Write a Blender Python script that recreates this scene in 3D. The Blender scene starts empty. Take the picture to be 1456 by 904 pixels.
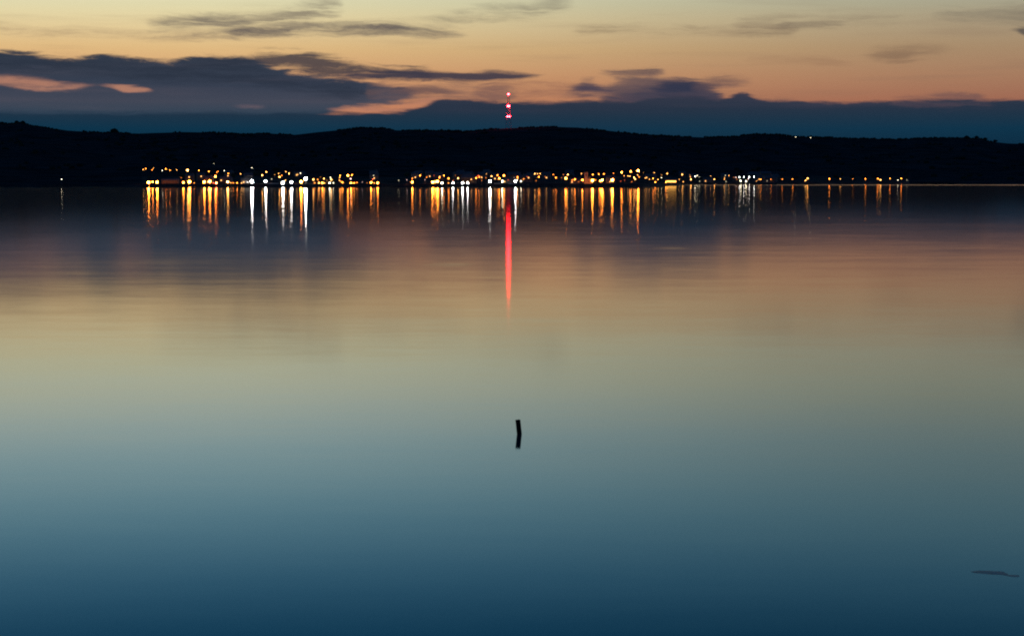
import bpy, bmesh, math, random
from mathutils import Vector, noise as mnoise
R = math.radians
rnd = random.Random(11)
sc = bpy.context.scene
col = sc.collection

# ------------------------------------------------------------------ camera
F = 2717.0                      # focal length in units of 1/1456 of the frame width
CAMZ = 10.0
PITCH = math.atan(201.0 / F)
cam = bpy.data.objects.new('camera', bpy.data.cameras.new('camera'))
col.objects.link(cam)
cam.location = (0, 0, CAMZ)
cam.rotation_euler = (math.pi / 2 - PITCH, 0, 0)
cam.data.sensor_width = 36
cam.data.lens = 36 * F / 1456
cam.data.clip_start = 0.5
cam.data.clip_end = 60000
sc.camera = cam

def ray(px, py):
    xc, yc = (px - 728) / F, -(py - 452) / F
    s, c = math.sin(PITCH), math.cos(PITCH)
    return Vector((xc, c + yc * s, -s + yc * c))

def at(px, py, y):              # the point of the world seen there at depth y
    d = ray(px, py)
    t = y / d.y
    return Vector((d.x * t, y, CAMZ + d.z * t))

def angles(px, py):             # azimuth and elevation, scaled by F
    d = ray(px, py)
    return F * math.atan2(d.x, d.y), F * math.atan2(d.z, math.hypot(d.x, d.y))

def lin(c):
    return tuple(((v / 255) / 12.92 if v / 255 <= 0.04045 else ((v / 255 + 0.055) / 1.055) ** 2.4) for v in c)

# ------------------------------------------------------------------ small helpers
def link(o, parent=None):
    col.objects.link(o)
    if parent: o.parent = parent
    return o

def meshobj(name, verts, faces, mats, parent=None, midx=None, smooth=False):
    me = bpy.data.meshes.new(name)
    me.from_pydata([tuple(v) for v in verts], [], faces)
    for m in (mats if isinstance(mats, (list, tuple)) else [mats]):
        me.materials.append(m)
    if midx:
        for p, i in zip(me.polygons, midx): p.material_index = i
    if smooth:
        for p in me.polygons: p.use_smooth = True
    me.update()
    return link(bpy.data.objects.new(name, me), parent)

def tag(o, label=None, cat=None, group=None, kind=None):
    if label: o['label'] = label
    if cat: o['category'] = cat
    if group: o['group'] = group
    if kind: o['kind'] = kind
    return o

def empty(name, loc, rz=0):
    o = bpy.data.objects.new(name, None)
    o.location = loc
    o.rotation_euler = (0, 0, rz)
    return link(o)

class MB:                       # collects shapes into one mesh
    def __init__(s): s.v, s.f, s.m = [], [], []
    def box(s, x0, x1, y0, y1, z0, z1, mi=0):
        n = len(s.v)
        s.v += [(x0,y0,z0),(x1,y0,z0),(x1,y1,z0),(x0,y1,z0),(x0,y0,z1),(x1,y0,z1),(x1,y1,z1),(x0,y1,z1)]
        fs = [(0,3,2,1),(4,5,6,7),(0,1,5,4),(1,2,6,5),(2,3,7,6),(3,0,4,7)]
        s.f += [tuple(n+i for i in f) for f in fs]; s.m += [mi]*6
        return s
    def bar(s, a, b, r0, r1=None, seg=6, mi=0):
        r1 = r0 if r1 is None else r1
        a, b = Vector(a), Vector(b)
        d = (b - a).normalized()
        u = d.orthogonal().normalized(); w = d.cross(u)
        n = len(s.v)
        for p, r in ((a, r0), (b, r1)):
            for k in range(seg):
                t = 2*math.pi*k/seg
                s.v.append(tuple(p + u*(r*math.cos(t)) + w*(r*math.sin(t))))
        for k in range(seg):
            k2 = (k+1) % seg
            s.f.append((n+k, n+k2, n+seg+k2, n+seg+k)); s.m.append(mi)
        s.f.append(tuple(n+k for k in reversed(range(seg)))); s.m.append(mi)
        s.f.append(tuple(n+seg+k for k in range(seg))); s.m.append(mi)
        return s
    def ball(s, c, r, sub=1, mi=0, jit=0.0, sq=(1,1,1)):
        bm = ICO[sub]
        n = len(s.v)
        for v in bm[0]:
            k = r * (1 + jit * rnd.uniform(-1, 1))
            s.v.append((c[0]+v[0]*k*sq[0], c[1]+v[1]*k*sq[1], c[2]+v[2]*k*sq[2]))
        s.f += [tuple(n+i for i in f) for f in bm[1]]; s.m += [mi]*len(bm[1])
        return s
    def poly(s, pts, mi=0):
        n = len(s.v); s.v += [tuple(p) for p in pts]
        s.f.append(tuple(range(n, n+len(pts)))); s.m.append(mi)
        return s
    def build(s, name, mats, parent=None, smooth=False):
        return meshobj(name, s.v, s.f, mats, parent, s.m, smooth)

ICO = {}
for sub in (1, 2):
    bm = bmesh.new()
    bmesh.ops.create_icosphere(bm, subdivisions=sub, radius=1)
    ICO[sub] = ([tuple(v.co) for v in bm.verts], [tuple(v.index for v in f.verts) for f in bm.faces])
    bm.free()

# ------------------------------------------------------------------ materials
def mat(name, color, rough=0.8, vary=0.3, scale=1.0, spec=0.2):
    m = bpy.data.materials.new(name); m.use_nodes = True
    nt = m.node_tree; b = nt.nodes['Principled BSDF']
    b.inputs['Roughness'].default_value = rough
    b.inputs['Specular IOR Level'].default_value = spec
    tc = nt.nodes.new('ShaderNodeTexCoord')
    n = nt.nodes.new('ShaderNodeTexNoise'); n.inputs['Scale'].default_value = scale; n.inputs['Detail'].default_value = 3
    nt.links.new(tc.outputs['Object'], n.inputs['Vector'])
    cr = nt.nodes.new('ShaderNodeValToRGB')
    cr.color_ramp.elements[0].position = 0.3; cr.color_ramp.elements[1].position = 0.7
    cr.color_ramp.elements[0].color = (*[c*(1-vary) for c in color], 1)
    cr.color_ramp.elements[1].color = (*[c*(1+vary) for c in color], 1)
    nt.links.new(n.outputs['Fac'], cr.inputs['Fac'])
    nt.links.new(cr.outputs['Color'], b.inputs['Base Color'])
    return m

def glow(name, color, strength):
    m = bpy.data.materials.new(name); m.use_nodes = True
    nt = m.node_tree; nt.nodes.clear()
    e = nt.nodes.new('ShaderNodeEmission'); o = nt.nodes.new('ShaderNodeOutputMaterial')
    e.inputs['Color'].default_value = (*color, 1); e.inputs['Strength'].default_value = strength
    nt.links.new(e.outputs[0], o.inputs['Surface'])
    m.cycles.emission_sampling = 'FRONT'
    return m

M = {
    'hill': mat('hill_heath', (0.016, 0.021, 0.022), 1.0, 0.5, 0.02, 0.0),
    'town': mat('town_ground', (0.042, 0.038, 0.032), 1.0, 0.5, 0.03, 0.0),
    'leaf': mat('dark_foliage', (0.016, 0.022, 0.016), 1.0, 0.5, 0.4, 0.0),
    'townleaf': mat('town_foliage', (0.04, 0.05, 0.03), 1.0, 0.4, 1.0, 0.0),
    'bark': mat('bark', (0.05, 0.04, 0.03), 0.9, 0.3, 3),
    'stone': mat('dark_sea_stone', (0.03, 0.028, 0.026), 0.9, 0.4, 0.6),
    'pale': mat('pale_concrete', (0.34, 0.31, 0.27), 0.9, 0.2, 0.5),
    'render': mat('rendered_wall', (0.12, 0.11, 0.095), 0.9, 0.15, 0.4),
    'brick': mat('brown_wall', (0.12, 0.085, 0.06), 0.9, 0.25, 0.6),
    'sand': mat('sandstone', (0.36, 0.27, 0.17), 0.9, 0.15, 0.7),
    'slate': mat('slate_roof', (0.05, 0.05, 0.055), 0.7, 0.3, 0.8),
    'metal': mat('galvanised_steel', (0.12, 0.12, 0.12), 0.6, 0.2, 2),
    'glass': mat('dark_glass', (0.03, 0.03, 0.035), 0.2, 0.2, 2, 0.5),
    'wood': mat('weathered_wood', (0.012, 0.010, 0.009), 0.95, 0.5, 6, 0.05),
    'rock': mat('wet_rock', (0.05, 0.12, 0.12), 0.38, 0.5, 3, 0.30),
    'hull': mat('white_hull', (0.6, 0.6, 0.6), 0.5, 0.05, 2),
    'lit': glow('lit_window', (1.0, 0.45, 0.12), 3.5),
    'litbright': glow('bright_window', (1.0, 0.46, 0.08), 4.5),
    'mast': mat('mast_steel', (0.20, 0.17, 0.17), 0.6, 0.1, 0.3),
    'red': glow('red_warning_light', (1.0, 0.007, 0.011), 240.0),
}

# ------------------------------------------------------------------ world: dusk sky
W = bpy.data.worlds.new('World'); sc.world = W; W.use_nodes = True
nt = W.node_tree; nt.nodes.clear()
N, L = nt.nodes, nt.links
def sock(i, v):
    if isinstance(v, (int, float)): i.default_value = v
    elif isinstance(v, tuple): i.default_value = v if len(v) == 4 or i.type == 'VECTOR' else (*v, 1)
    else: L.new(v, i)
def mth(op, a, b=0.0, c=0.0):
    n = N.new('ShaderNodeMath'); n.operation = op
    sock(n.inputs[0], a); sock(n.inputs[1], b); sock(n.inputs[2], c)
    return n.outputs[0]
def smooth(v, a, b):
    n = N.new('ShaderNodeMapRange'); n.interpolation_type = 'SMOOTHSTEP'
    sock(n.inputs['Value'], v); sock(n.inputs['From Min'], a); sock(n.inputs['From Max'], b)
    return n.outputs[0]
def mixc(f, a, b):
    n = N.new('ShaderNodeMix'); n.data_type = 'RGBA'
    sock(n.inputs[0], f); sock(n.inputs[6], a); sock(n.inputs[7], b)
    return n.outputs[2]
def comb(x, y, z=0.0):
    n = N.new('ShaderNodeCombineXYZ'); sock(n.inputs[0], x); sock(n.inputs[1], y); sock(n.inputs[2], z)
    return n.outputs[0]
def ntex(v, detail=4.0, rough=0.55):
    n = N.new('ShaderNodeTexNoise'); n.inputs['Scale'].default_value = 1.0
    n.inputs['Detail'].default_value = detail; n.inputs['Roughness'].default_value = rough
    L.new(v, n.inputs['Vector'])
    return n.outputs['Fac']
tc = N.new('ShaderNodeTexCoord')
sep = N.new('ShaderNodeSeparateXYZ'); L.new(tc.outputs['Generated'], sep.inputs[0])
dx, dy, dz = sep.outputs
U = mth('MULTIPLY', mth('ARCTAN2', dx, dy), F)
hyp = mth('SQRT', mth('MULTIPLY_ADD', dx, dx, mth('MULTIPLY', dy, dy)))
E = mth('MULTIPLY', mth('ARCTAN2', dz, hyp), F)
n1 = ntex(comb(mth('DIVIDE', U, 130.0), mth('DIVIDE', E, 30.0)), 5.0, 0.6)
n2 = ntex(comb(mth('DIVIDE', U, 75.0), mth('DIVIDE', mth('ADD', E, mth('MULTIPLY', n1, 22.0)), 8.0), 5.0), 5.0, 0.6)
n3 = ntex(comb(mth('DIVIDE', U, 260.0), mth('DIVIDE', E, 16.0), 9.0), 4.0, 0.5)
Ew = mth('ADD', E, mth('ADD', mth('MULTIPLY', mth('SUBTRACT', n1, 0.5), 10.0), mth('MULTIPLY', mth('SUBTRACT', n2, 0.5), 10.0)))
nf = ntex(comb(mth('DIVIDE', mth('MULTIPLY_ADD', E, 1.6, U), 95.0), mth('DIVIDE', mth('ADD', E, mth('MULTIPLY', n1, 26.0)), 8.5), 15.0), 6.0, 0.68)
nfr = smooth(nf, 0.30, 0.70)
EN = mth('MULTIPLY_ADD', Ew, 1/400, 20/400)          # normalised elevation for the cloud curves
UN = mth('MULTIPLY_ADD', U, 1/1800, 0.5)

def ramp(v, stops, lo, hi):     # stops: (elevation, srgb colour or linear tuple)
    n = N.new('ShaderNodeValToRGB'); cr = n.color_ramp
    while len(cr.elements) < len(stops): cr.elements.new(0.5)
    for e, (p, c) in zip(cr.elements, stops):
        e.position = (p - lo) / (hi - lo)
        e.color = (*c, 1)
    sock(n.inputs[0], mth('MULTIPLY_ADD', v, 1/(hi-lo), -lo/(hi-lo)))
    return n.outputs[0]
HI = 1600.0
interp0 = lambda p: .50 if p < 360 else (.58 if p < 420 else (.68 if p < 500 else .78))
up = [(300, (.70, .74, .56)), (350, (.53, .69, .66)), (410, (.35, .57, .62)), (480, (.205, .45, .57)),
      (560, (.080, .275, .44)), (660, (.009, .125, .27)), (900, (.008, .08, .20)), (1600, (.010, .06, .18))]
left = [(0, lin((150, 84, 66))), (95, lin((200, 132, 96))), (140, lin((216, 160, 112))), (178, lin((224, 186, 130))), (222, lin((228, 212, 164))), (255, lin((220, 220, 182)))]
right = [(0, lin((120, 70, 62))), (100, lin((158, 102, 82))), (140, lin((166, 124, 96))), (178, lin((166, 138, 107))), (222, lin((168, 155, 128))), (255, lin((164, 167, 146)))]
upr = [(p, tuple(v*k*interp0(p) for v, k in zip(c, (0.96, 1.0, 1.0)))) for p, c in up]
upl = [(p, tuple(v*(1.12 if 400 < p < 700 else 1.03) for v in c)) for p, c in up]
cl = ramp(E, left + upl, 0, HI)
crr = ramp(E, right + upr, 0, HI)
sky = mixc(smooth(U, -520.0, 760.0), cl, crr)
# faint streaks of high cirrus
sky = mixc(mth('MULTIPLY', smooth(n3, 0.50, 0.78), mth('MULTIPLY', smooth(E, 420.0, 200.0), 0.22)), sky, lin((128, 104, 88)))

def curve(pts):
    n = N.new('ShaderNodeFloatCurve'); c = n.mapping.curves[0]
    n.mapping.use_clip = False
    pts = sorted(pts)
    while len(c.points) < len(pts): c.points.new(0.5, 0.5)
    for p, (x, y) in zip(c.points, pts):
        p.location = (x, y)
    for p in c.points: p.handle_type = 'AUTO_CLAMPED'
    n.mapping.update()
    L.new(UN, n.inputs['Value'])
    return n.outputs[0]

def band(base, pts, color, opac, st=4.0, sb=4.0, open_l=False, open_r=False, tex=None, wisp=0.30):
    st, sb = st*2.4, sb*2.4
    """pts: (px, py of the upper edge, py of the lower edge) -> mixes a cloud into the sky"""
    T, B = [], []
    for x, yt, yb in pts:
        u, e = angles(x, yt); T.append((u, e)); B.append((u, angles(x, yb)[1]))
    for opn, i, s in ((open_l, 0, -1), (open_r, -1, 1)):
        if not opn:
            u, m = T[i][0] + s*30, (T[i][1] + B[i][1]) / 2
            j = 0 if i == 0 else len(T)
            T.insert(j, (u, m - .6*st)); B.insert(j, (u, m + .6*sb))
    nt_ = [((u+900)/1800, (e+20)/400) for u, e in T]
    nb_ = [((u+900)/1800, (e+20)/400) for u, e in B]
    dT = smooth(mth('SUBTRACT', curve(nt_), EN), -st/400, st/400)
    dB = smooth(mth('SUBTRACT', EN, curve(nb_)), -sb/400, sb/400)
    d = mth('MULTIPLY', dT, dB)
    d = smooth(mth('MULTIPLY_ADD', nfr, -wisp, d), 0.0, 1.0 - wisp)       # feathered, fibrous edges
    o = opac if tex is None else mth('MULTIPLY', tex, opac)
    return mixc(mth('MULTIPLY', d, o), base, color)

thin = smooth(n2, 0.25, 0.62)
grey = lin((108, 100, 94))
sky = band(sky, [(-20,30,44),(30,38,48),(130,43,52),(230,46,55),(330,46,56)], lin((140,118,98)), .55, 6, 6, True, tex=thin)
sky = band(sky, [(225,30,44),(290,24,44),(340,22,52),(400,14,50),(470,4,30)], lin((118,108,98)), .75, 9, 11, tex=thin)
sky = band(sky, [(240,29,34),(300,24,33),(345,26,34)], lin((100,94,92)), .75, 5, 5)
sky = band(sky, [(340,40,50),(430,40,48),(500,36,49),(550,34,49),(600,41,51),(650,48,53)], lin((88,82,85)), .90, 6, 6)
sky = band(sky, [(575,34,38),(640,22,34),(690,12,28),(740,8,24),(800,-4,12)], lin((122,116,102)), .70, 8, 10, tex=thin)
sky = band(sky, [(830,40,46),(880,38,44),(930,40,46),(1010,41,47),(1120,38,48)], lin((124,106,88)), .65, 5, 6)
sky = band(sky, [(1060,26,42),(1130,22,40),(1200,22,34),(1270,20,30)], lin((124,108,92)), .5, 8, 9, tex=thin)
sky = band(sky, [(1115,33,38),(1150,33,38),(1190,32,36)], lin((112,100,88)), .5, 2.5, 3)
sky = band(sky, [(1340,16,24),(1400,14,26),(1470,10,34)], lin((116,108,96)), .6, 7, 9, False, True)
sky = band(sky, [(1442,40,43),(1470,39,53),(1490,39,53)], lin((84,80,78)), .85, 2, 2.5, False, True)
sky = band(sky, [(1240,72,82),(1280,66,90),(1310,67,82),(1345,70,75)], lin((118,94,78)), .55, 7, 7, tex=thin)
sky = band(sky, [(1070,82,86),(1150,82,90),(1200,88,94)], lin((140,104,82)), .35, 4, 5)
# brown cloud and strips in the middle
sky = band(sky, [(345,84,96),(385,75,98),(425,75,103),(470,84,108),(520,95,110),(600,100,113)], lin((64,61,70)), .92, 8, 8, wisp=.42)
sky = band(sky, [(690,120,140),(740,118,138),(790,120,136),(830,122,140)], lin((128,88,80)), .7, 9, 9, tex=thin)
# big left cloud
slate = ramp(E, [(40, lin((16, 58, 82))), (76, lin((22, 55, 78))), (92, lin((54, 68, 85))), (104, lin((66, 71, 86))), (128, lin((54, 63, 80))), (160, lin((50, 59, 74))), (200, lin((56, 59, 70)))], 0, 256)
sky = band(sky, [(-20,70,190),(0,71,190),(40,75,190),(90,84,190),(150,79,190),(200,84,190),(235,90,190),(275,81,190),(320,80,190),(350,83,180),(375,91,176),(405,101,172),(450,108,166),(500,115,152),(560,125,147),(592,133,139)], mixc(mth('MULTIPLY', smooth(n3, 0.45, 0.78), .22), slate, lin((92,84,94))), 1.0, 5, 5, True, wisp=.42)
sky = band(sky, [(-20,78,100),(120,86,104),(240,92,116),(330,84,120),(400,108,128),(520,122,140)], lin((40,49,64)), .75, 8, 8, True, tex=thin)
sky = band(sky, [(480,107,111),(530,103,115),(600,101,114),(660,104,116),(710,103,115),(765,106,110)], lin((58,57,72)), .95, 3.5, 3.5)
sky = band(sky, [(570,126,132),(610,123,135),(650,130,135)], lin((78,66,76)), .75, 4, 4)
sky = band(sky, [(540,116,146),(600,119,148),(660,120,140),(720,122,140)], lin((112,88,86)), .55, 7, 7, tex=thin, wisp=.45)
peach = lin((186, 130, 106))
sky = band(sky, [(-20,107,121),(0,108,123),(60,112,129),(95,117,129),(125,121,124)], peach, .8, 2.8, 2.4, True, tex=thin)
sky = band(sky, [(155,122,124),(185,123,130),(205,125,130)], peach, .85, 2.0, 2.0)
sky = band(sky, [(345,150,153),(365,150,153)], lin((130,104,108)), .5, 2, 2)
# low bank along the whole horizon
low = ramp(E, [(30, lin((6, 40, 62))), (66, lin((10, 51, 74))), (80, lin((24, 51, 71))), (95, lin((36, 51, 69))), (110, lin((48, 55, 72))), (140, lin((48, 52, 70)))], 0, 256)
sky = band(sky, [(815,126,136),(838,118,137),(855,122,138),(885,113,142),(920,108,146),(945,113,148),(985,120,148),(1012,130,148)], lin((92,78,84)), .85, 7, 7)
sky = band(sky, [(818,123,131),(838,119,133),(858,124,134)], lin((66,62,80)), .8, 4, 6)
sky = band(sky, [(870,132,150),(900,126,150),(930,121,150),(960,117,150),(992,117,150),(1012,126,150)], lin((58,60,78)), .85, 8, 6)
sky = band(sky, [(938,121,131),(958,116,133),(978,114,133),(1000,119,131)], lin((44,52,74)), .85, 5, 6)
sky = band(sky, [(1000,116,130),(1030,111,124),(1058,112,118)], lin((90,74,80)), .85, 6, 7)
sky = band(sky, [(862,101,106),(895,100,109),(930,99,108)], lin((80,70,80)), .85, 3, 3.5)
sky = band(sky, [(-20,161,300),(300,161,300),(470,161,300),(540,159,300),(585,156,300),(608,149,300),(628,142,300),(680,142,300),(720,145,300),(760,145,300),(820,144,300),(890,146,300),(915,141,300),(950,137,300),(990,137,300),(1020,142,300),(1040,139,300),(1050,134,300),(1062,135,300),(1074,142,300),(1130,143,300),(1210,146,300),(1250,145,300),(1300,144,300),(1340,142,300),(1375,141,300),(1392,144,300),(1470,142,300)], mixc(mth('MULTIPLY', smooth(n3, 0.45, 0.75), mth('MULTIPLY', smooth(E, 84.0, 104.0), .22)), low, lin((86,74,88))), 1.0, 3, 3, True, True, None, .3)
sky = band(sky, [(1275,139,150),(1310,136,152),(1345,132,154),(1380,133,152),(1400,140,150)], lin((84,70,80)), .55, 5, 6, tex=thin, wisp=.45)
sky = band(sky, [(480,152,158),(530,151,158),(580,148,156),(620,138,143)], lin((190, 128, 104)), .55, 3, 2.5, tex=thin)

# away from the sunset the sky is plain dusk blue
away = smooth(mth('ABSOLUTE', U), 2000.0, 5500.0)
dusk = ramp(E, [(0, (.035, .075, .17)), (500, (.030, .105, .26)), (1600, (.014, .065, .20))], 0, HI)
sky = mixc(away, sky, dusk)
# physical twilight sky added at a low level
SUN_EL, SUN_AZ = R(1.0), R(4.0)
st = N.new('ShaderNodeTexSky'); st.sky_type = 'NISHITA'; st.sun_disc = False
st.sun_elevation = SUN_EL; st.sun_rotation = SUN_AZ
bg1 = N.new('ShaderNodeBackground'); L.new(sky, bg1.inputs[0]); bg1.inputs[1].default_value = 1.0
bg2 = N.new('ShaderNodeBackground'); L.new(st.outputs[0], bg2.inputs[0]); bg2.inputs[1].default_value = 0.00012
add = N.new('ShaderNodeAddShader'); L.new(bg1.outputs[0], add.inputs[0]); L.new(bg2.outputs[0], add.inputs[1])
wo = N.new('ShaderNodeOutputWorld'); L.new(add.outputs[0], wo.inputs[0])

sun = bpy.data.objects.new('sun', bpy.data.lights.new('sun', 'SUN'))
sun.data.energy = 0.03; sun.data.angle = R(0.5); sun.data.color = (1, .72, .5)
sun.rotation_euler = (math.pi/2 - SUN_EL, 0, math.pi - SUN_AZ)
link(sun)

# ------------------------------------------------------------------ terrain
PROFILE = [(-2200,196),(-1500,186),(-900,178),(-400,170),(-150,171),(0,175),(20,176),(32,174.5),(50,179),(100,186),(155,189),(165,187.5),(178,189.5),(200,190),(260,188),(300,188.5),(350,191),(375,189.5),(420,192),(450,188.5),(490,184.5),(515,181.5),(545,182.5),(565,185.5),(620,186),(670,187),(700,184),(723,182.5),(780,180.5),(820,181.5),(850,184.5),(890,189),(910,191.5),(960,194.5),(1000,195.5),(1040,194.5),(1070,191),(1100,191),(1130,194.5),(1200,196.5),(1280,198.5),(1300,196.5),(1340,196),(1392,197),(1404,201.5),(1430,204),(1456,205),(1600,208),(1900,200),(2400,190),(3200,200),(3800,215)]
def interp(tab, x):
    if x <= tab[0][0]: return tab[0][1]
    for (a, p), (b, q) in zip(tab, tab[1:]):
        if x <= b:
            t = (x-a)/(b-a); return p + (q-p)*t
    return tab[-1][1]
RIDGE = 4500.0
def sstep(a, b, x):
    t = max(0, min(1, (x-a)/(b-a))); return t*t*(3-2*t)
def shore(u):                   # distance of the waterline for a bearing u = x / y
    p = u*F + 728
    return 1874 + 488*sstep(905, 990, p) + 8*math.sin(p*0.021) + 6*math.sin(p*0.057+1)
def ridge_h(u):
    p = u*F + 728
    y = interp(PROFILE, p)
    d = ray(728, y)
    return CAMZ + d.z/d.y*RIDGE
def ground(u, y):
    s = shore(u); k = y - s
    if k < 0: return max(-3.0, k*0.2)
    if k < 8: return 2.3*k/8
    h = 2.3 + 0.025*(k-8)
    t = (y - (s+420))/(RIDGE-(s+420))
    if t > 0:
        rh = ridge_h(u)
        h0 = 2.3 + 0.025*412
        t = min(t, 1)
        h = h0 + (rh-h0)*(t**1.25)
        x = u*y
        h += (1-t)*t*4*6.0*mnoise.noise((x/260, y/260, 3.1)) + min(1, t*6)*(1-t*0.75)*2.0*mnoise.noise((x/60, y/60, 8.0))
    return h
def build_terrain():
    us = [-0.95 + i*0.02 for i in range(33)] + [-0.30 + i*0.0012 for i in range(500)] + [0.30 + i*0.02 for i in range(33)]
    ks = [-60, -25, 0, 2.5, 8, 14, 30, 60, 110, 170, 240, 320, 420]
    verts, faces, mi = [], [], []
    rows = None
    for u in us:
        s = shore(u)
        ys = [s+k for k in ks]
        a = s+420
        ys += [a + (RIDGE-a)*i/26 for i in range(1, 27)]
        pts = [(u*y, y, ground(u, y)) for y in ys]
        rh = pts[-1][2]
        for b, f in ((4600, .985), (4900, .90), (5600, .6), (6800, .15), (7400, -.03)):
            pts.append((u*b, b, rh*f))
        rows = len(pts); verts += pts
    for i in range(len(us)-1):
        for j in range(rows-1):
            a = i*rows+j
            faces.append((a, a+rows, a+rows+1, a+1))
            mi.append(1 if 200 < us[i]*F+728 < 1290 and 3 <= j < 11 else 0)
    o = meshobj('hills', verts, faces, [M['hill'], M['town']], None, mi, smooth=True)
    tag(o, kind='structure')
build_terrain()

# water ------------------------------------------------------------
def water_material():
    m = bpy.data.materials.new('lake_water'); m.use_nodes = True
    t = m.node_tree; t.nodes.clear()
    n = t.nodes.new
    global N, L
    N0, L0 = N, L
    N, L = t.nodes, t.links
    geo = n('ShaderNodeNewGeometry')
    sp = n('ShaderNodeSeparateXYZ'); L.new(geo.outputs['Position'], sp.inputs[0])
    x, y, z = sp.outputs
    # patches of slightly different ruffling, drawn out along the wind
    lane = ntex(comb(mth('DIVIDE', x, 90.0), mth('DIVIDE', y, 34.0)), 3.0)
    fine = ntex(comb(mth('DIVIDE', x, 7.0), mth('DIVIDE', y, 2.6), 4.0), 3.0)
    calm = smooth(y, 150.0, 900.0)        # sheltered, calmer water towards the far shore
    alpha = mth('MULTIPLY_ADD', mth('SUBTRACT', lane, 0.5), 0.0030, mth('MULTIPLY_ADD', calm, -0.0012, 0.0067))
    alpha = mth('ADD', alpha, mth('MULTIPLY', mth('SUBTRACT', fine, 0.5), 0.0012))
    # breeze along the shore of the right-hand bay
    ang = mth('DIVIDE', x, mth('MAXIMUM', y, 1.0))
    breeze = mth('MULTIPLY', mth('MULTIPLY', smooth(y, 2060.0, 2240.0), smooth(y, 2600.0, 2500.0)), smooth(ang, 0.055, 0.10))
    alpha = mth('ADD', alpha, mth('MULTIPLY', breeze, 0.018))
    # two cat's-paws of breeze
    for cx, cy, rx, ry in ((-7.5, 217.0, 3.4, 6.0), (22.5, 268.0, 3.0, 5.0)):
        ex = mth('DIVIDE', mth('SUBTRACT', x, cx), rx); ey = mth('DIVIDE', mth('SUBTRACT', y, cy), ry)
        gg = mth('SUBTRACT', 1.0, mth('MULTIPLY_ADD', ex, ex, mth('MULTIPLY', ey, ey)))
        alpha = mth('ADD', alpha, mth('MULTIPLY', mth('MULTIPLY', mth('MAXIMUM', gg, 0.0), smooth(fine, 0.40, 0.62)), 0.011))
    rough = mth('SQRT', mth('MAXIMUM', alpha, 0.002))
    gl = n('ShaderNodeBsdfGlossy'); gl.distribution = 'BECKMANN'
    gl.inputs['Color'].default_value = (1, 1, 1, 1)
    L.new(rough, gl.inputs['Roughness'])
    # faint long ripples: small slopes, drawn out across the view
    ra = ntex(comb(mth('DIVIDE', x, 4.2), mth('DIVIDE', y, 1.15), 2.0), 4.0, 0.62)
    rb = ntex(comb(mth('DIVIDE', x, 26.0), mth('DIVIDE', y, 7.5), 7.0), 3.0, 0.6)
    sl = mth('ADD', mth('MULTIPLY', mth('SUBTRACT', ra, 0.5), 0.0075), mth('MULTIPLY', mth('SUBTRACT', rb, 0.5), 0.007))
    sl = mth('MULTIPLY', sl, mth('MULTIPLY', mth('MULTIPLY_ADD', calm, -0.75, 1.0), mth('MULTIPLY_ADD', smooth(y, 45.0, 130.0), 0.6, 0.4)))
    nv = N.new('ShaderNodeVectorMath'); nv.operation = 'NORMALIZE'
    L.new(comb(mth('MULTIPLY', sl, 0.15), sl, 1.0), nv.inputs[0])
    L.new(nv.outputs[0], gl.inputs['Normal'])
    g2 = n('ShaderNodeBsdfGlossy'); g2.distribution = 'GGX'; g2.inputs['Color'].default_value = (1, 1, 1, 1)
    g2.inputs['Roughness'].default_value = 0.11
    L.new(nv.outputs[0], g2.inputs['Normal'])
    gm = n('ShaderNodeMixShader'); gm.inputs[0].default_value = 0.025
    L.new(gl.outputs[0], gm.inputs[1]); L.new(g2.outputs[0], gm.inputs[2])
    df = n('ShaderNodeBsdfDiffuse'); df.inputs['Color'].default_value = (0.003, 0.020, 0.030, 1)
    fr = n('ShaderNodeFresnel'); fr.inputs['IOR'].default_value = 1.333
    mx = n('ShaderNodeMixShader')
    L.new(fr.outputs[0], mx.inputs[0]); L.new(df.outputs[0], mx.inputs[1]); L.new(gm.outputs[0], mx.inputs[2])
    out = n('ShaderNodeOutputMaterial'); L.new(mx.outputs[0], out.inputs['Surface'])
    N, L = N0, L0
    return m
water = meshobj('water', [(-9000,-6000,0),(9000,-6000,0),(9000,7300,0),(-9000,7300,0)], [(0,1,2,3)], water_material())
tag(water, kind='structure')

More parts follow.
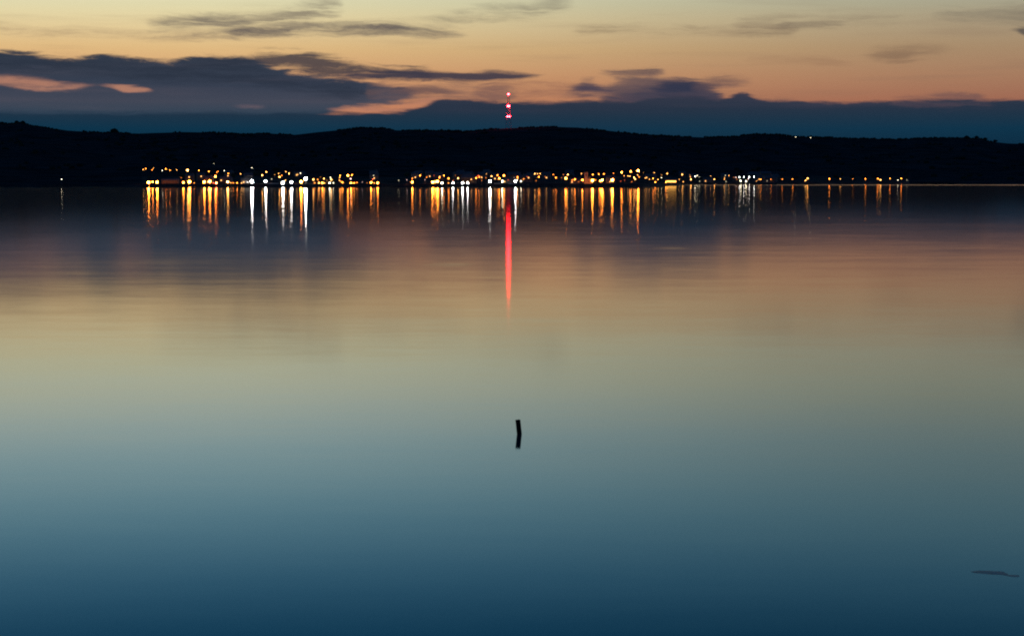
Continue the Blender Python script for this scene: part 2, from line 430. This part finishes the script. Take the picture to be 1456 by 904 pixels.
# ------------------------------------------------------------------ lamps
# (zoom x, zoom y, size, colour); sizes: d dim, s, m, l, x, z largest
COL = {'o': (1.0, .24, .022), 'y': (1.0, .40, .08), 'w': (1.0, .86, .55), 'v': (1.0, .96, .88), 'r': (1.0, .13, .04), 'p': (1.0, .62, .55)}
CNAME = {'o': 'orange', 'y': 'yellow', 'w': 'warm white', 'v': 'cold white', 'r': 'red', 'p': 'pinkish'}
z1 = lambda a, b: (180 + a/5.6, 210 + b/5.6)
z2 = lambda a, b: (400 + a/5.6, 210 + b/5.6)
z3 = lambda a, b: (560 + a/5.6, 210 + b/5.6)
z4 = lambda a, b: (780 + a/5.6, 210 + b/5.6)
z5 = lambda a, b: (1000 + a/4.853, 180 + b/4.853)
RAW = [
 (z1, "132,175,s,y 153,168,m,o 203,178,s,o 215,165,s,y 285,182,s,w 312,170,m,o 345,180,m,o 400,178,s,y 485,180,l,y 575,182,m,o 655,190,m,o 718,196,s,o 729,190,s,o 778,184,s,w 810,206,m,o 908,209,s,y 997,161,s,w 695,128,d,w 707,230,l,o 1080,220,m,y 1113,194,m,y 1210,207,s,y 1180,216,d,y 1268,192,s,y 1293,207,m,y 1218,234,m,y 1235,222,s,o 1362,213,s,y 1385,204,s,w 1155,250,d,w 435,240,d,o 175,277,x,o 207,273,l,o 243,275,x,o 452,278,l,o 500,273,x,o 538,290,s,o 618,273,x,o 662,270,x,o 690,290,s,r 715,290,l,r 805,273,l,y 830,285,s,y 850,292,s,o 880,288,m,o 915,288,s,y 998,270,z,v 1107,268,x,v 1245,280,x,v 1265,260,s,y 1312,275,x,v 1390,272,x,o 1425,250,z,v"),
 (z2, "255,254,m,y 290,255,s,o 312,235,d,o 340,247,m,y 265,282,s,o 300,285,m,y 327,283,l,o 345,290,s,y 392,238,s,w 398,255,m,y 385,285,m,w 415,288,s,w 362,262,d,y 468,223,m,o 465,240,s,y 462,262,s,y 487,278,m,o 475,270,s,o 530,222,l,o 562,218,m,o 552,248,s,p 555,282,l,o 580,282,m,o 603,278,s,o 645,275,d,p 682,282,d,o 715,278,l,o 740,283,s,o 767,283,l,o 728,252,s,r 735,222,d,w 935,260,d,w 1043,275,l,o 1043,245,s,o 1105,222,m,o 1158,237,s,o 1145,257,d,p 1000,257,d,p 1205,275,x,o 1225,273,l,o 1243,270,x,o 1215,222,d,r 1258,240,m,o 1295,222,m,o 1332,245,m,o 1408,245,m,y 1370,260,d,r 1280,290,l,w 1332,293,s,o 1367,288,l,v 1443,288,l,v 1385,222,d,o"),
 (z3, "548,288,l,v 588,287,l,v 617,253,s,y 655,243,m,o 680,235,m,o 672,225,s,r 700,262,d,o 733,240,d,o 765,268,x,v 778,228,m,y 825,220,m,o 840,245,l,o 877,222,l,o 863,268,l,w 910,258,d,r 968,265,x,v 985,235,m,o 1012,268,m,w 1033,250,s,o 1062,232,d,r 960,238,d,p 1122,208,m,y 1144,208,s,y 1165,208,s,y 1155,233,m,o 1133,263,d,o 1205,232,d,o 1270,215,s,o 1290,240,m,o 1385,215,m,y 1370,245,l,o 1350,215,d,o 1440,255,m,o 1335,240,d,o"),
 (z4, "212,252,m,o 188,257,s,o 262,208,s,y 240,272,d,o 270,258,l,o 350,262,x,o 352,215,m,o 400,212,m,o 440,210,m,o 375,258,s,o 428,258,x,o 412,265,l,o 508,258,x,o 517,205,s,o 582,197,l,o 655,190,l,o 713,184,x,o 602,224,s,y 633,226,s,y 648,228,s,y 680,238,m,y 690,250,m,y 708,218,s,y 722,235,s,o 662,272,d,o 605,258,d,r 575,268,d,r 757,200,d,y 770,243,s,y 803,252,s,y 832,245,m,o 872,254,s,y 842,200,s,y 850,275,m,o 900,240,s,w 900,218,d,y 945,207,m,y 935,275,m,o 1040,254,s,y 1065,216,m,y 1125,216,d,y 1133,253,m,y 1072,275,s,y 1168,230,m,w 1185,222,s,w 1200,233,d,w 1203,268,d,w 1290,225,s,y 1320,252,m,y 1407,222,d,w 1435,222,s,y 1400,252,s,y 1413,270,d,w"),
 (z5, "210,350,d,o 225,352,s,p 250,350,m,v 280,348,m,v 318,348,m,v 350,347,m,v 258,375,m,w 295,378,m,w 232,365,d,o 310,362,s,p 397,364,m,o 370,376,s,y 440,376,d,w 467,364,s,o 545,364,s,o 616,363,m,o 720,358,m,y 705,373,m,y 870,361,m,o 945,362,s,y 1032,362,s,o 1119,361,m,o 1205,360,m,o 1223,369,m,y 1288,359,m,o 1343,370,s,w 1366,359,m,o 1405,369,d,w"),
]
LAMPS = []
for zf, txt in RAW:
    for tok in txt.split():
        a, b, s, c = tok.split(',')
        px, py = zf(float(a), float(b))
        LAMPS.append([px, py, s, c])
LAMPS.append([87.5, 255, 's', 'w'])
RIDGE_LAMPS = [[1131.5, 195.0, 'm', 'w'], [1152.5, 196.0, 'm', 'w']]
RAD = {'d': .28, 's': .34, 'm': .50, 'l': .85, 'x': 1.15, 'z': 1.4}
POW = {'d': 4.0, 's': 13.0, 'm': 24.0, 'l': 52.0, 'x': 125.0, 'z': 195.0}
GM = {}
def gmat(c, s):
    if (c, s) not in GM:
        GM[(c, s)] = glow('lamp_glow', COL[c], POW[s])
        if s in 'ds': GM[(c, s)].cycles.emission_sampling = 'NONE'
    return GM[(c, s)]

def zone(px):
    for lim, txt in ((150, 'far left'), (262, 'by the long shed'), (312, 'just right of the long shed'), (350, 'left of the white floodlights'),
                     (440, 'among the white floodlights'), (545, 'right of the white floodlights'),
                     (600, 'in the dark gap'), (690, 'between dark gap and mast'), (752, 'beneath the red-lit mast'),
                     (825, 'left of the church tower'), (915, 'right of the church tower'), (975, 'around the bright-windowed hall'),
                     (1036, 'right of the bright-windowed hall'), (1080, 'in the right bay white cluster'), (1400, 'along the right bay')):
        if px < lim: return txt
ORD = ['first','second','third','fourth','fifth','sixth','seventh','eighth','ninth','tenth','eleventh','twelfth','thirteenth','fourteenth','fifteenth','sixteenth','seventeenth','eighteenth']
SZ = {'d': 'dim', 's': 'small', 'm': 'small', 'l': 'bright', 'x': 'bright', 'z': 'dazzling'}

placed = []                     # (px, py, depth) for keeping houses out of the way
def place(l):
    px, py, s, c = l
    pole = 5.6
    u = ray(px, py).x / ray(px, py).y
    y = shore(u) + 12
    y0 = y
    while True:
        p = at(px, py, y)
        if p.z - ground(u, y) <= pole or y > 2900: break
        y += 4
    return u, y, at(px, py, y)
info = []
for l in LAMPS:
    u, y, p = place(l)
    g = ground(u, y)
    tier = 'waterfront' if y - shore(u) < 70 else 'hillside'
    info.append((l, u, y, p, g, tier))
counts = {}
info.sort(key=lambda t: t[0][0])
keyof = lambda t: (zone(t[0][0]), t[5], SZ[t[0][2]], CNAME[t[0][3]])
for t in info: counts[keyof(t)] = counts.get(keyof(t), 0) + 1
seen = {}
def make_lamp(px, s, c, p, g, label, group, cat='street lamp'):
    r = RAD[s]*rnd.uniform(.78, 1.24); H = max(p.z - g, 1.2)
    big = s in 'xz'
    name = 'floodlight' if big else 'street_lamp'
    gm = gmat(c, s)
    def pole_mb(b):
        b.bar((0, .25, -.3), (0, .25, H), .12, .07)
        b.bar((0, .25, H - .15), (0, -.05, H + r*.75), .06)
        b.box(-r*.8, r*.8, -r*.1, r*.9, H + r*.70, H + r*.86)
        return b
    if big:
        root = empty(name, (p.x, p.y, g))
        pole_mb(MB()).build('pole', M['metal'], root)
        MB().ball((0, 0, H), r).build('lamp_head', gm, root)
    else:
        b = pole_mb(MB())
        b.ball((0, 0, H), r, mi=1)
        root = b.build(name, [M['metal'], gm])
        root.location = (p.x, p.y, g)
    tag(root, label, 'floodlight' if big else cat, group)
for t in info:
    l, u, y, p, g, tier = t
    k = keyof(t); seen[k] = seen.get(k, 0) + 1
    where = ('by the water ' if tier == 'waterfront' else 'uphill ')
    kind = 'floodlight' if l[2] in 'xz' else 'lamp'
    if k[0] == 'far left':
        lab = 'lone warm white lamp on the dark shore, leftmost light of all'
    elif counts[k] == 1:
        lab = f'only {k[2]} {k[3]} {kind} {where}{k[0]}'
    else:
        lab = f'{ORD[seen[k]-1]} {k[2]} {k[3]} {kind} from left {where}{k[0]}'
    grp = 'waterfront lamps across the water' if tier == 'waterfront' else 'hillside street lamps across the water'
    make_lamp(l[0], l[2], l[3], p, g, lab, grp)
    placed.append((l[0], l[1], y))
for l, side in zip(RIDGE_LAMPS, ('left', 'right')):
    px, py, s, c = l
    u = ray(px, py).x / ray(px, py).y
    p = at(px, py, 4430)
    g = min(ground(u, 4430), p.z - 3)
    r = .8
    b = MB(); H = p.z - g
    b.bar((0, .3, -1), (0, .3, H), .2, .12); b.bar((0, .3, H-.2), (0, 0, H + r*.8), .1); b.box(-r*.8, r*.8, 0, r*.9, H + r*.7, H + r*.88)
    b.ball((0, 0, H), r, mi=1)
    o = b.build('street_lamp', [M['metal'], gmat('w', 'd')]); o.location = (p.x, p.y, g)
    tag(o, f'small white lamp on the hill crest, {side} one of the pair', 'street lamp', 'lamps on the hill crest')

# ------------------------------------------------------------------ radio mast
def make_mast():
    base = at(723, 182.5, RIDGE); gz = ground(ray(723, 182).x/ray(723, 182).y, RIDGE)
    root = empty('radio_mast', (base.x, RIDGE, gz - 1))
    top = at(723, 135.5, RIDGE).z - gz + 1
    wd = lambda z: 5.6*(1 - z/top)**0.75 + 0.9
    levels = [0, 14, 27, 38, 47, 55, 62, 68, 73, top]
    levels = [z for z in levels if z < top-2] + [top]
    for sx, sy in ((-1,-1), (1,-1), (1,1), (-1,1)):
        b = MB()
        for a, c in zip(levels, levels[1:]):
            b.bar((sx*wd(a), sy*wd(a), a), (sx*wd(c), sy*wd(c), c), .42, .36, 5)
        b.build('leg', M['mast'], root)
    b = MB()
    for a, c in zip(levels, levels[1:]):
        cs = [(-1,-1), (1,-1), (1,1), (-1,1)]
        for i in range(4):
            p, q = cs[i], cs[(i+1) % 4]
            b.bar((p[0]*wd(a), p[1]*wd(a), a), (q[0]*wd(c), q[1]*wd(c), c), .16, seg=4)
            b.bar((q[0]*wd(a), q[1]*wd(a), a), (p[0]*wd(c), p[1]*wd(c), c), .16, seg=4)
            b.bar((p[0]*wd(c), p[1]*wd(c), c), (q[0]*wd(c), q[1]*wd(c), c), .16, seg=4)
    b.build('bracing', M['mast'], root)
    lv = [(134.2, [0.0], 2.2), (151.2, [-1.2, 1.2], 2.2), (166.0, [-2.4, 2.4], 1.8)]
    for py, xs, r in lv:
        z = at(723, py, RIDGE).z - gz + 1
        w = wd(min(z, top))
        MB().box(-w-.8, w+.8, -w-.8, w+.8, z-1.9, z-1.5).build('platform', M['mast'], root)
        for x in xs:
            MB().ball((x, -w-.3, z), r, 2).build('warning_light', M['red'], root)
    MB().bar((0, 0, top), (0, 0, top+7), .3, .12).build('antenna', M['mast'], root)
    tag(root, 'tall lattice radio mast with red warning lights on the hill crest', 'mast')
make_mast()

# ------------------------------------------------------------------ sea walls and low walls
def wall_along(name, px0, px1, off, z0, z1, th, m, label, cat, parts=None):
    n = max(2, int((px1-px0)/6)); v, f = [], []
    for i in range(n+1):
        px = px0 + (px1-px0)*i/n
        u = (px-728)/F
        y = shore(u) + off
        v += [(u*y, y, z0), (u*(y+.4), y+.4, z1), (u*(y+th), y+th, z1), (u*(y+th), y+th, z0)]
    for i in range(n):
        a = i*4
        for j in range(4):
            f.append((a+j, a+4+j, a+4+(j+1) % 4, a+(j+1) % 4))
    f += [(0,1,2,3), (n*4+3, n*4+2, n*4+1, n*4)]
    o = meshobj(name, v, f, m)
    tag(o, label, cat)
wall_along('sea_wall', 203, 543, -1.5, -1.5, 2.7, 7, M['stone'], 'long dark sea wall under the left half of the town lights', 'sea wall')
wall_along('sea_wall', 583, 748, -1.5, -1.5, 2.6, 7, M['stone'], 'dark sea wall below the middle lights, beneath the red-lit mast', 'sea wall')
wall_along('sea_wall', 752, 968, -1.0, -1.5, 2.9, 7, M['stone'], 'dark stone embankment below the orange lamps and church tower', 'sea wall')
wall_along('promenade_wall', 379, 397, 10.5, 1.5, 3.5, .5, M['pale'], 'low pale promenade wall lit by the white floodlights', 'wall')
wall_along('promenade_wall', 703, 714, 10.0, 1.5, 3.4, .5, M['pale'], 'short pale wall lit yellow, left of the mast reflection', 'wall')
wall_along('promenade_wall', 723, 735, 10.0, 1.5, 3.5, .5, M['pale'], 'short pale wall under the white floodlight right of the mast', 'wall')

# ------------------------------------------------------------------ houses
def gable(b, w, d, h0, h1, ov=.35, mi=0):
    x, y = w/2+ov, d/2+ov
    n = len(b.v)
    b.v += [(-x,-y,h0), (x,-y,h0), (x,y,h0), (-x,y,h0), (-x,0,h1), (x,0,h1)]
    for q in ((0,1,5,4), (2,3,4,5), (1,2,5), (3,0,4), (0,3,2,1)):
        b.f.append(tuple(n+i for i in q)); b.m.append(mi)
    return b
def proto_house(w, d, h, hr, wallm, nwin, litset):
    parts = {}
    wl = MB(); wl.box(-w/2, w/2, -d/2, d/2, -1.5, h)
    parts['wall'] = (wl, wallm, None)
    rf = gable(MB(), w, d, h+.003, h+hr)
    ch = MB().box(w*.28, w*.28+.8, -.4, .4, h+hr*.4, h+hr+.9)
    wins = []
    k = 0
    for row in range(2 if h > 4 else 1):
        for i in range(nwin):
            cx = -w/2 + w*(i+.5)/nwin; z = .9 + row*2.6
            wins.append((MB().box(cx-.5, cx+.5, -d/2-.06, -d/2+.02, z, z+1.2), M['lit'] if k in litset else M['glass']))
            k += 1
    door = MB().box(w/2-1.6, w/2-.7, -d/2-.05, -d/2+.02, 0, 2.0)
    return wl, wallm, rf, ch, wins, door
PROTO = [proto_house(9, 7, 5.0, 2.6, M['render'], 3, {1}), proto_house(12, 7, 3.0, 2.6, M['render'], 3, {0}), proto_house(8, 8, 5.4, 2.4, M['brick'], 3, {4}), proto_house(14, 8, 5.2, 3.0, M['brick'], 4, set())]
cache = {}
def spawn_house(k, loc, rz):
    root = empty('house', loc, rz)
    if k not in cache:
        wl, wm, rf, ch, wins, door = PROTO[k]
        a = wl.build('wall', wm, root)
        r_ = rf.build('roof', M['slate'], root)
        c = ch.build('chimney', wm, r_)
        ws = [w.build('window', m_, root) for w, m_ in wins]
        dd = door.build('door', M['bark'], root)
        cache[k] = ([a, dd] + ws, r_, c)
    else:
        ps, r0, c0 = cache[k]
        for o in ps:
            q = o.copy(); q.parent = root; col.objects.link(q)
        q = r0.copy(); q.parent = root; col.objects.link(q)
        c = c0.copy(); c.parent = q; col.objects.link(c)
    return root
def clear(px, py, y, wpx, toppx, botpx):
    for lx, ly, ld in placed:
        if abs(lx-px) < wpx + 1.2:
            if ld > y - 6 and toppx - 1 < ly < botpx + 1: return False    # would hide a lamp
            if abs(ld - y) < 9: return False
    return True
houses = []
tries = 0
while len(houses) < 46 and tries < 6000:
    tries += 1
    px = rnd.choice([rnd.uniform(210, 535), rnd.uniform(590, 960), rnd.uniform(610, 760), rnd.uniform(960, 1100)])
    u = (px-728)/F
    y = shore(u) + rnd.choice([rnd.uniform(26, 60), rnd.uniform(60, 330)])
    if 218 < px < 262 and y < shore(u)+60: continue
    if 822 < px < 845 and y < shore(u)+60: continue
    if 940 < px < 968 and y < shore(u)+70: continue
    k = rnd.randrange(4)
    w = (9, 12, 8, 14)[k]; h = (7.6, 5.6, 7.8, 8.2)[k]
    g = ground(u, y)
    ppm = F/y
    bot = 251 - (g-CAMZ)*ppm; top = bot - h*ppm
    if not clear(px, bot, y, w/2*ppm, top, bot): continue
    if any(abs(px-hx) < (w/2+8)*ppm and abs(y-hy) < 22 for hx, hy, *_ in houses): continue
    houses.append((px, y, u, g, k))
houses.sort()
hz_count, hz_seen = {}, {}
hk = lambda t: (zone(t[0]), ('tall rendered', 'low rendered', 'square brown', 'wide brown')[t[4]])
for t in houses: hz_count[hk(t)] = hz_count.get(hk(t), 0) + 1
for t in houses:
    px, y, u, g, k = t
    root = spawn_house(k, (u*y, y, g), rnd.uniform(-.35, .35))
    key = hk(t); hz_seen[key] = hz_seen.get(key, 0) + 1
    lab = (f'only {key[1]} gabled house {key[0]}' if hz_count[key] == 1 else f'{ORD[hz_seen[key]-1]} {key[1]} gabled house from left {key[0]}')
    tag(root, lab, 'house', 'dark houses of the town across the water')

# long dim shed on the left quay
def shed():
    a, b = at(227, 258, 1892), at(250, 258, 1892)
    w = b.x - a.x; g = ground(a.x/1892, 1905)
    root = empty('shed', ((a.x+b.x)/2, 1908, g))
    MB().box(-w/2, w/2, -4, 4, -1, 3.4).build('wall', M['render'], root)
    gable(MB(), w, 8, 3.403, 5.0).build('roof', M['slate'], root)
    for i in range(5):
        cx = -w/2 + w*(i+.5)/5
        MB().box(cx-1, cx+1, -4.08, -3.98, 0, 2.4).build('door', M['brick'], root)
    tag(root, 'long low shed dimly lit orange at the left end of the waterfront', 'shed')
shed()
# church with floodlit tower
def church():
    px = 833
    u = (px-728)/F; y = shore(u) + 24
    g = ground(u, y)
    root = empty('church', (u*y, y, g))
    t = MB(); t.box(-1.6, 1.6, -1.6, 1.6, -1, 11.0).build('tower', M['sand'], root)
    b = MB()
    for sx in (-1, 1):
        for sy in (-1, 1): b.box(sx*1.3-.3, sx*1.3+.3, sy*1.3-.3, sy*1.3+.3, 11.003, 11.9)
    b.build('parapet', M['sand'], root)
    MB().box(-.45, .45, -1.66, -1.58, 7.6, 9.6).build('belfry_opening', M['glass'], root)
    MB().box(1.603, 5.4, -2.2, 6, -1, 5.0).build('nave', M['sand'], root)
    r = MB(); r.v += [(1.61,-2.5,5.003),(5.7,-2.5,5.003),(5.7,6.3,5.003),(1.61,6.3,5.003),(3.6,-2.5,7.2),(3.6,6.3,7.2)]
    for f in ((0,1,4),(1,2,5,4),(2,3,5),(3,0,4,5),(0,3,2,1)): r.f.append(f); r.m.append(0)
    r.build('roof', M['slate'], root)
    for k in range(2):
        MB().box(2.4+k*1.6, 3.1+k*1.6, -2.26, -2.18, 1.2, 3.6).build('window', M['glass'], root)
    tag(root, 'small church with a slim square tower floodlit orange', 'church')
church()
# hall with bright windows
def hall():
    a, b = at(947, 258, 2030), at(961, 258, 2030)
    u = (a.x+b.x)/2/2030; y = shore(u) + 22
    w = (b.x-a.x)*y/2030; g = ground(u, y)
    z0 = at(954, 259.3, y).z - g; z1 = at(954, 257.1, y).z - g
    root = empty('hall', (u*y, y, g))
    MB().box(-w/2-1, w/2+1, -4, 4, -1, z1+.8).build('wall', M['brick'], root)
    gable(MB(), w+2, 8, z1+.803, z1+2.6).build('roof', M['slate'], root)
    for i in range(6):
        cx = -w/2 + w*(i+.5)/6
        MB().box(cx-w/14, cx+w/14, -4.08, -3.98, z0, z1).build('window', M['litbright'], root)
    tag(root, 'low waterfront hall with a row of brightly lit orange windows', 'hall')
hall()

# ------------------------------------------------------------------ trees
def crown_mb(h, w, n, seed):
    b = MB(); rr = random.Random(seed)
    for i in range(n):
        t = rr.random(); ang = rr.uniform(0, 6.283); q = math.sqrt(rr.random())
        z = h*(.28 + .66*t); env = w*.5*math.sin(math.pi*min(1, .18+.8*t))
        b.ball((math.cos(ang)*q*env, math.sin(ang)*q*env, z), w*rr.uniform(.09, .19), 1, jit=.35, sq=(1,1,.8))
    return b
def tree(loc, h, w, leaf, label, group, seed):
    root = empty('tree', loc)
    t = MB(); t.bar((0,0,-1), (0,0,h*.5), h*.035, h*.02, 6)
    for k in range(4):
        a = k*1.7+seed
        t.bar((0,0,h*(.28+.05*k)), (math.cos(a)*w*.25, math.sin(a)*w*.25, h*(.52+.07*k)), h*.014, h*.006, 5)
    t.build('trunk', M['bark'], root)
    crown_mb(h, w, 55, seed).build('crown', leaf, root)
    tag(root, label, 'tree', group)
RT = [(27,172.5,175.5,'leftmost tree on the left hill crest'), (36,173,176,'broad tree beside the leftmost tree on the left hill crest'), (165,183.6,188,'lone rounded tree bump on the left hill crest'),
      (1386,194.5,197.2,'last crest tree before the hill drops at the right'), (1372,195,197,'second last crest tree before the right drop'), (1398,197.5,200,'lower tree on the step of the right hill crest'), (1412,200.6,202.5,'small tree below the step at the right end')]
for i, (px, yt, yb, lab) in enumerate(RT):
    u = (px-728)/F; g = ground(u, RIDGE-5)
    zt = at(px, yt, RIDGE-5).z
    h = max(6, zt - g + .5)
    tree((u*(RIDGE-5), RIDGE-5, g-.5), h, h*1.7 if i != 2 else 18, M['leaf'], 'dark ' + lab, 'dark trees on the hill crest', i+3)
nt_ = 0; tr = 0; tt = []
while nt_ < 26 and tr < 4000:
    tr += 1
    px = rnd.choice([rnd.uniform(195, 545), rnd.uniform(570, 980), rnd.uniform(980, 1300)])
    u = (px-728)/F; y = shore(u) + rnd.uniform(30, 380); g = ground(u, y)
    h = rnd.uniform(4, 7.5); w = h*rnd.uniform(.7, 1.0); ppm = F/y
    bot = 251-(g-CAMZ)*ppm
    if not clear(px, bot, y, w/2*ppm+.5, bot-h*ppm, bot): continue
    if any(abs(px-hx) < 11 and abs(y-hy) < 16 for hx, hy, *_ in houses): continue
    tt.append((px, y, u, g, h, w)); nt_ += 1
tt.sort()
tc_, ts_ = {}, {}
for t in tt: tc_[zone(t[0])] = tc_.get(zone(t[0]), 0)+1
for i, t in enumerate(tt):
    z = zone(t[0]); ts_[z] = ts_.get(z, 0)+1
    lab = f'only dark leafy town tree {z}' if tc_[z] == 1 else f'{ORD[ts_[z]-1]} dark leafy town tree from left {z}'
    tree((t[2]*t[1], t[1], t[3]-.1), t[4], t[5], M['townleaf'], lab, 'dark trees between the town lights', i+40)

# woodland and hedges along the crest: one mass of foliage
def woodland():
    b = MB()
    u = -0.30
    while u < 0.30:
        p = u*F + 728
        dens = mnoise.noise((p/40.0, 1.7, 0)) + .25*mnoise.noise((p/9.0, 4.0, 0))
        near_mast = abs(p-723) < 14
        if (dens > -0.12 and not near_mast) or 500 < p < 560 or 0 < p < 60 or 1290 < p < 1400:
            for k in range(2):
                y = RIDGE + rnd.uniform(-60, 10)
                r = rnd.uniform(1.0, 2.3)*(1 + .5*max(0, dens))
                g = ground(u, y)
                b.ball((u*y + rnd.uniform(-2, 2), y, g + r*rnd.uniform(.2, .8)), r, 1, jit=.35, sq=(1.3,1.3,.9))
        u += .00055
    for i in range(900):        # scattered scrub and copses on the slope
        u = rnd.uniform(-.30, .30); y = rnd.uniform(2500, 4400)
        if mnoise.noise((u*14, y/300, 2)) < 0: continue
        r = rnd.uniform(1.5, 4); g = ground(u, y)
        b.ball((u*y, y, g + r*.4), r, 1, jit=.3, sq=(1.4,1.4,.9))
    o = b.build('woodland', M['leaf'])
    tag(o, 'dark woodland and scrub covering the hill and its crest', 'woodland', kind='stuff')
woodland()

# ------------------------------------------------------------------ stake, rock, boat
def stake():
    base, top = at(738.6, 617, 10), at(736.3, 596, 10)
    d = ray(738.6, 617); y = CAMZ/-(d.z/d.y)
    base = at(738.6, 617, y); top = at(736.2, 596.4, y)
    root_x, root_y = base.x, y
    H = top.z; lean = (top.x-base.x)/H
    rad = 3.6*y/F
    rings, seg = 14, 14
    v, f = [], []
    for i in range(rings+1):
        z = -1.2 + (H+1.2)*i/rings
        for k in range(seg):
            a = 2*math.pi*k/seg
            r = rad*(1 + .05*mnoise.noise((math.cos(a)*1.5, math.sin(a)*1.5, z*3)) + .03*math.sin(a*5+z*2))
            zz = z
            if i == rings: zz = z + .012*math.cos(a) - .006 + .010*mnoise.noise((math.cos(a)*3, math.sin(a)*3, 9))
            v.append((lean*z + r*math.cos(a), r*math.sin(a)*.9, zz))
    for i in range(rings):
        for k in range(seg):
            k2 = (k+1) % seg
            f.append((i*seg+k, i*seg+k2, (i+1)*seg+k2, (i+1)*seg+k))
    v.append((lean*H, 0, H-.01)); c = len(v)-1
    for k in range(seg): f.append((rings*seg+k, rings*seg+(k+1) % seg, c))
    o = meshobj('wooden_post', v, f, M['wood'])
    o.location = (root_x, root_y, 0)
    tag(o, 'short dark wooden post leaning slightly out of the calm water', 'post')
stake()
def rock():
    d = ray(1408, 811); y = CAMZ/-(d.z/d.y); p = at(1408, 811, y); k = y/F
    v, f = [], []
    nx, ny = 64, 90
    bumps = ((-10,0,12,3,.8), (4,1,12,2.6,1.3), (25,6,8,2,1.0), (-24,1,7,2,.45), (14,3.4,6,2,.7))
    for j in range(ny+1):
        for i in range(nx+1):
            X, Y = -48 + 96*i/nx, -22 + 44*j/ny          # picture-sized units, turned into metres below
            z = sum(h*math.exp(-((X-cx)/rx)**2 - ((Y+cy)/(ry*(1.3 if Y+cy < 0 else .14)))**2) for cx, cy, rx, ry, h in bumps)
            z += .12*mnoise.noise((X/6, Y/4, 1))*min(1, z*2)
            v.append((X*k, Y*k*5, (z*.22 - .065)*k))
    for j in range(ny):
        for i in range(nx):
            a = j*(nx+1)+i
            f.append((a, a+1, a+nx+2, a+nx+1))
    o = meshobj('rock', v, f, M['rock'], smooth=True); o.location = (p.x, y, 0)
    tag(o, 'low dark rock barely breaking the water at lower right', 'rock')
rock()
def boat():
    p = at(172, 261.6, 1700); y = CAMZ*F/(262.4-251); p = at(172, 262.4, y)
    root = empty('boat', (p.x, y, 0))
    v, f = [], []
    for i in range(9):
        t = i/8; x = -3 + 6*t; w = 1.0*math.sin(math.pi*min(1, .25+.75*t))**.6 if t < 1 else .02
        v += [(x, -w, .75+.25*t), (x, -w*.6, -.1), (x, w*.6, -.1), (x, w, .75+.25*t)]
    for i in range(8):
        a = i*4
        for j in range(3): f.append((a+j, a+j+1, a+5+j, a+4+j))
        f.append((a+3, a, a+4, a+7))
    f += [(0,3,2,1)]
    meshobj('hull', v, f, M['hull'], root)
    MB().box(-1.2, .6, -.55, .55, .8, 1.5).build('cabin', M['hull'], root)
    MB().bar((.2, 0, .8), (.2, 0, 6), .06, .03).build('mast', M['metal'], root)
    tag(root, 'small faint pale boat moored off the dark shore left of the town', 'boat')
boat()

# ------------------------------------------------------------------ render settings
sc.render.engine = 'CYCLES'
sc.cycles.use_denoising = True
sc.render.dither_intensity = 2.0
sc.cycles.denoiser = 'OPENIMAGEDENOISE'
sc.cycles.use_adaptive_sampling = False
sc.cycles.max_bounces = 5
sc.cycles.diffuse_bounces = 2
sc.cycles.glossy_bounces = 3
sc.cycles.sample_clamp_indirect = 3
sc.cycles.use_light_tree = True
sc.cycles.filter_width = 2.0
sc.view_settings.view_transform = 'Standard'
sc.view_settings.look = 'None'
sc.view_settings.exposure = 0
sc.view_settings.gamma = 1
sc.view_settings.use_curve_mapping = False
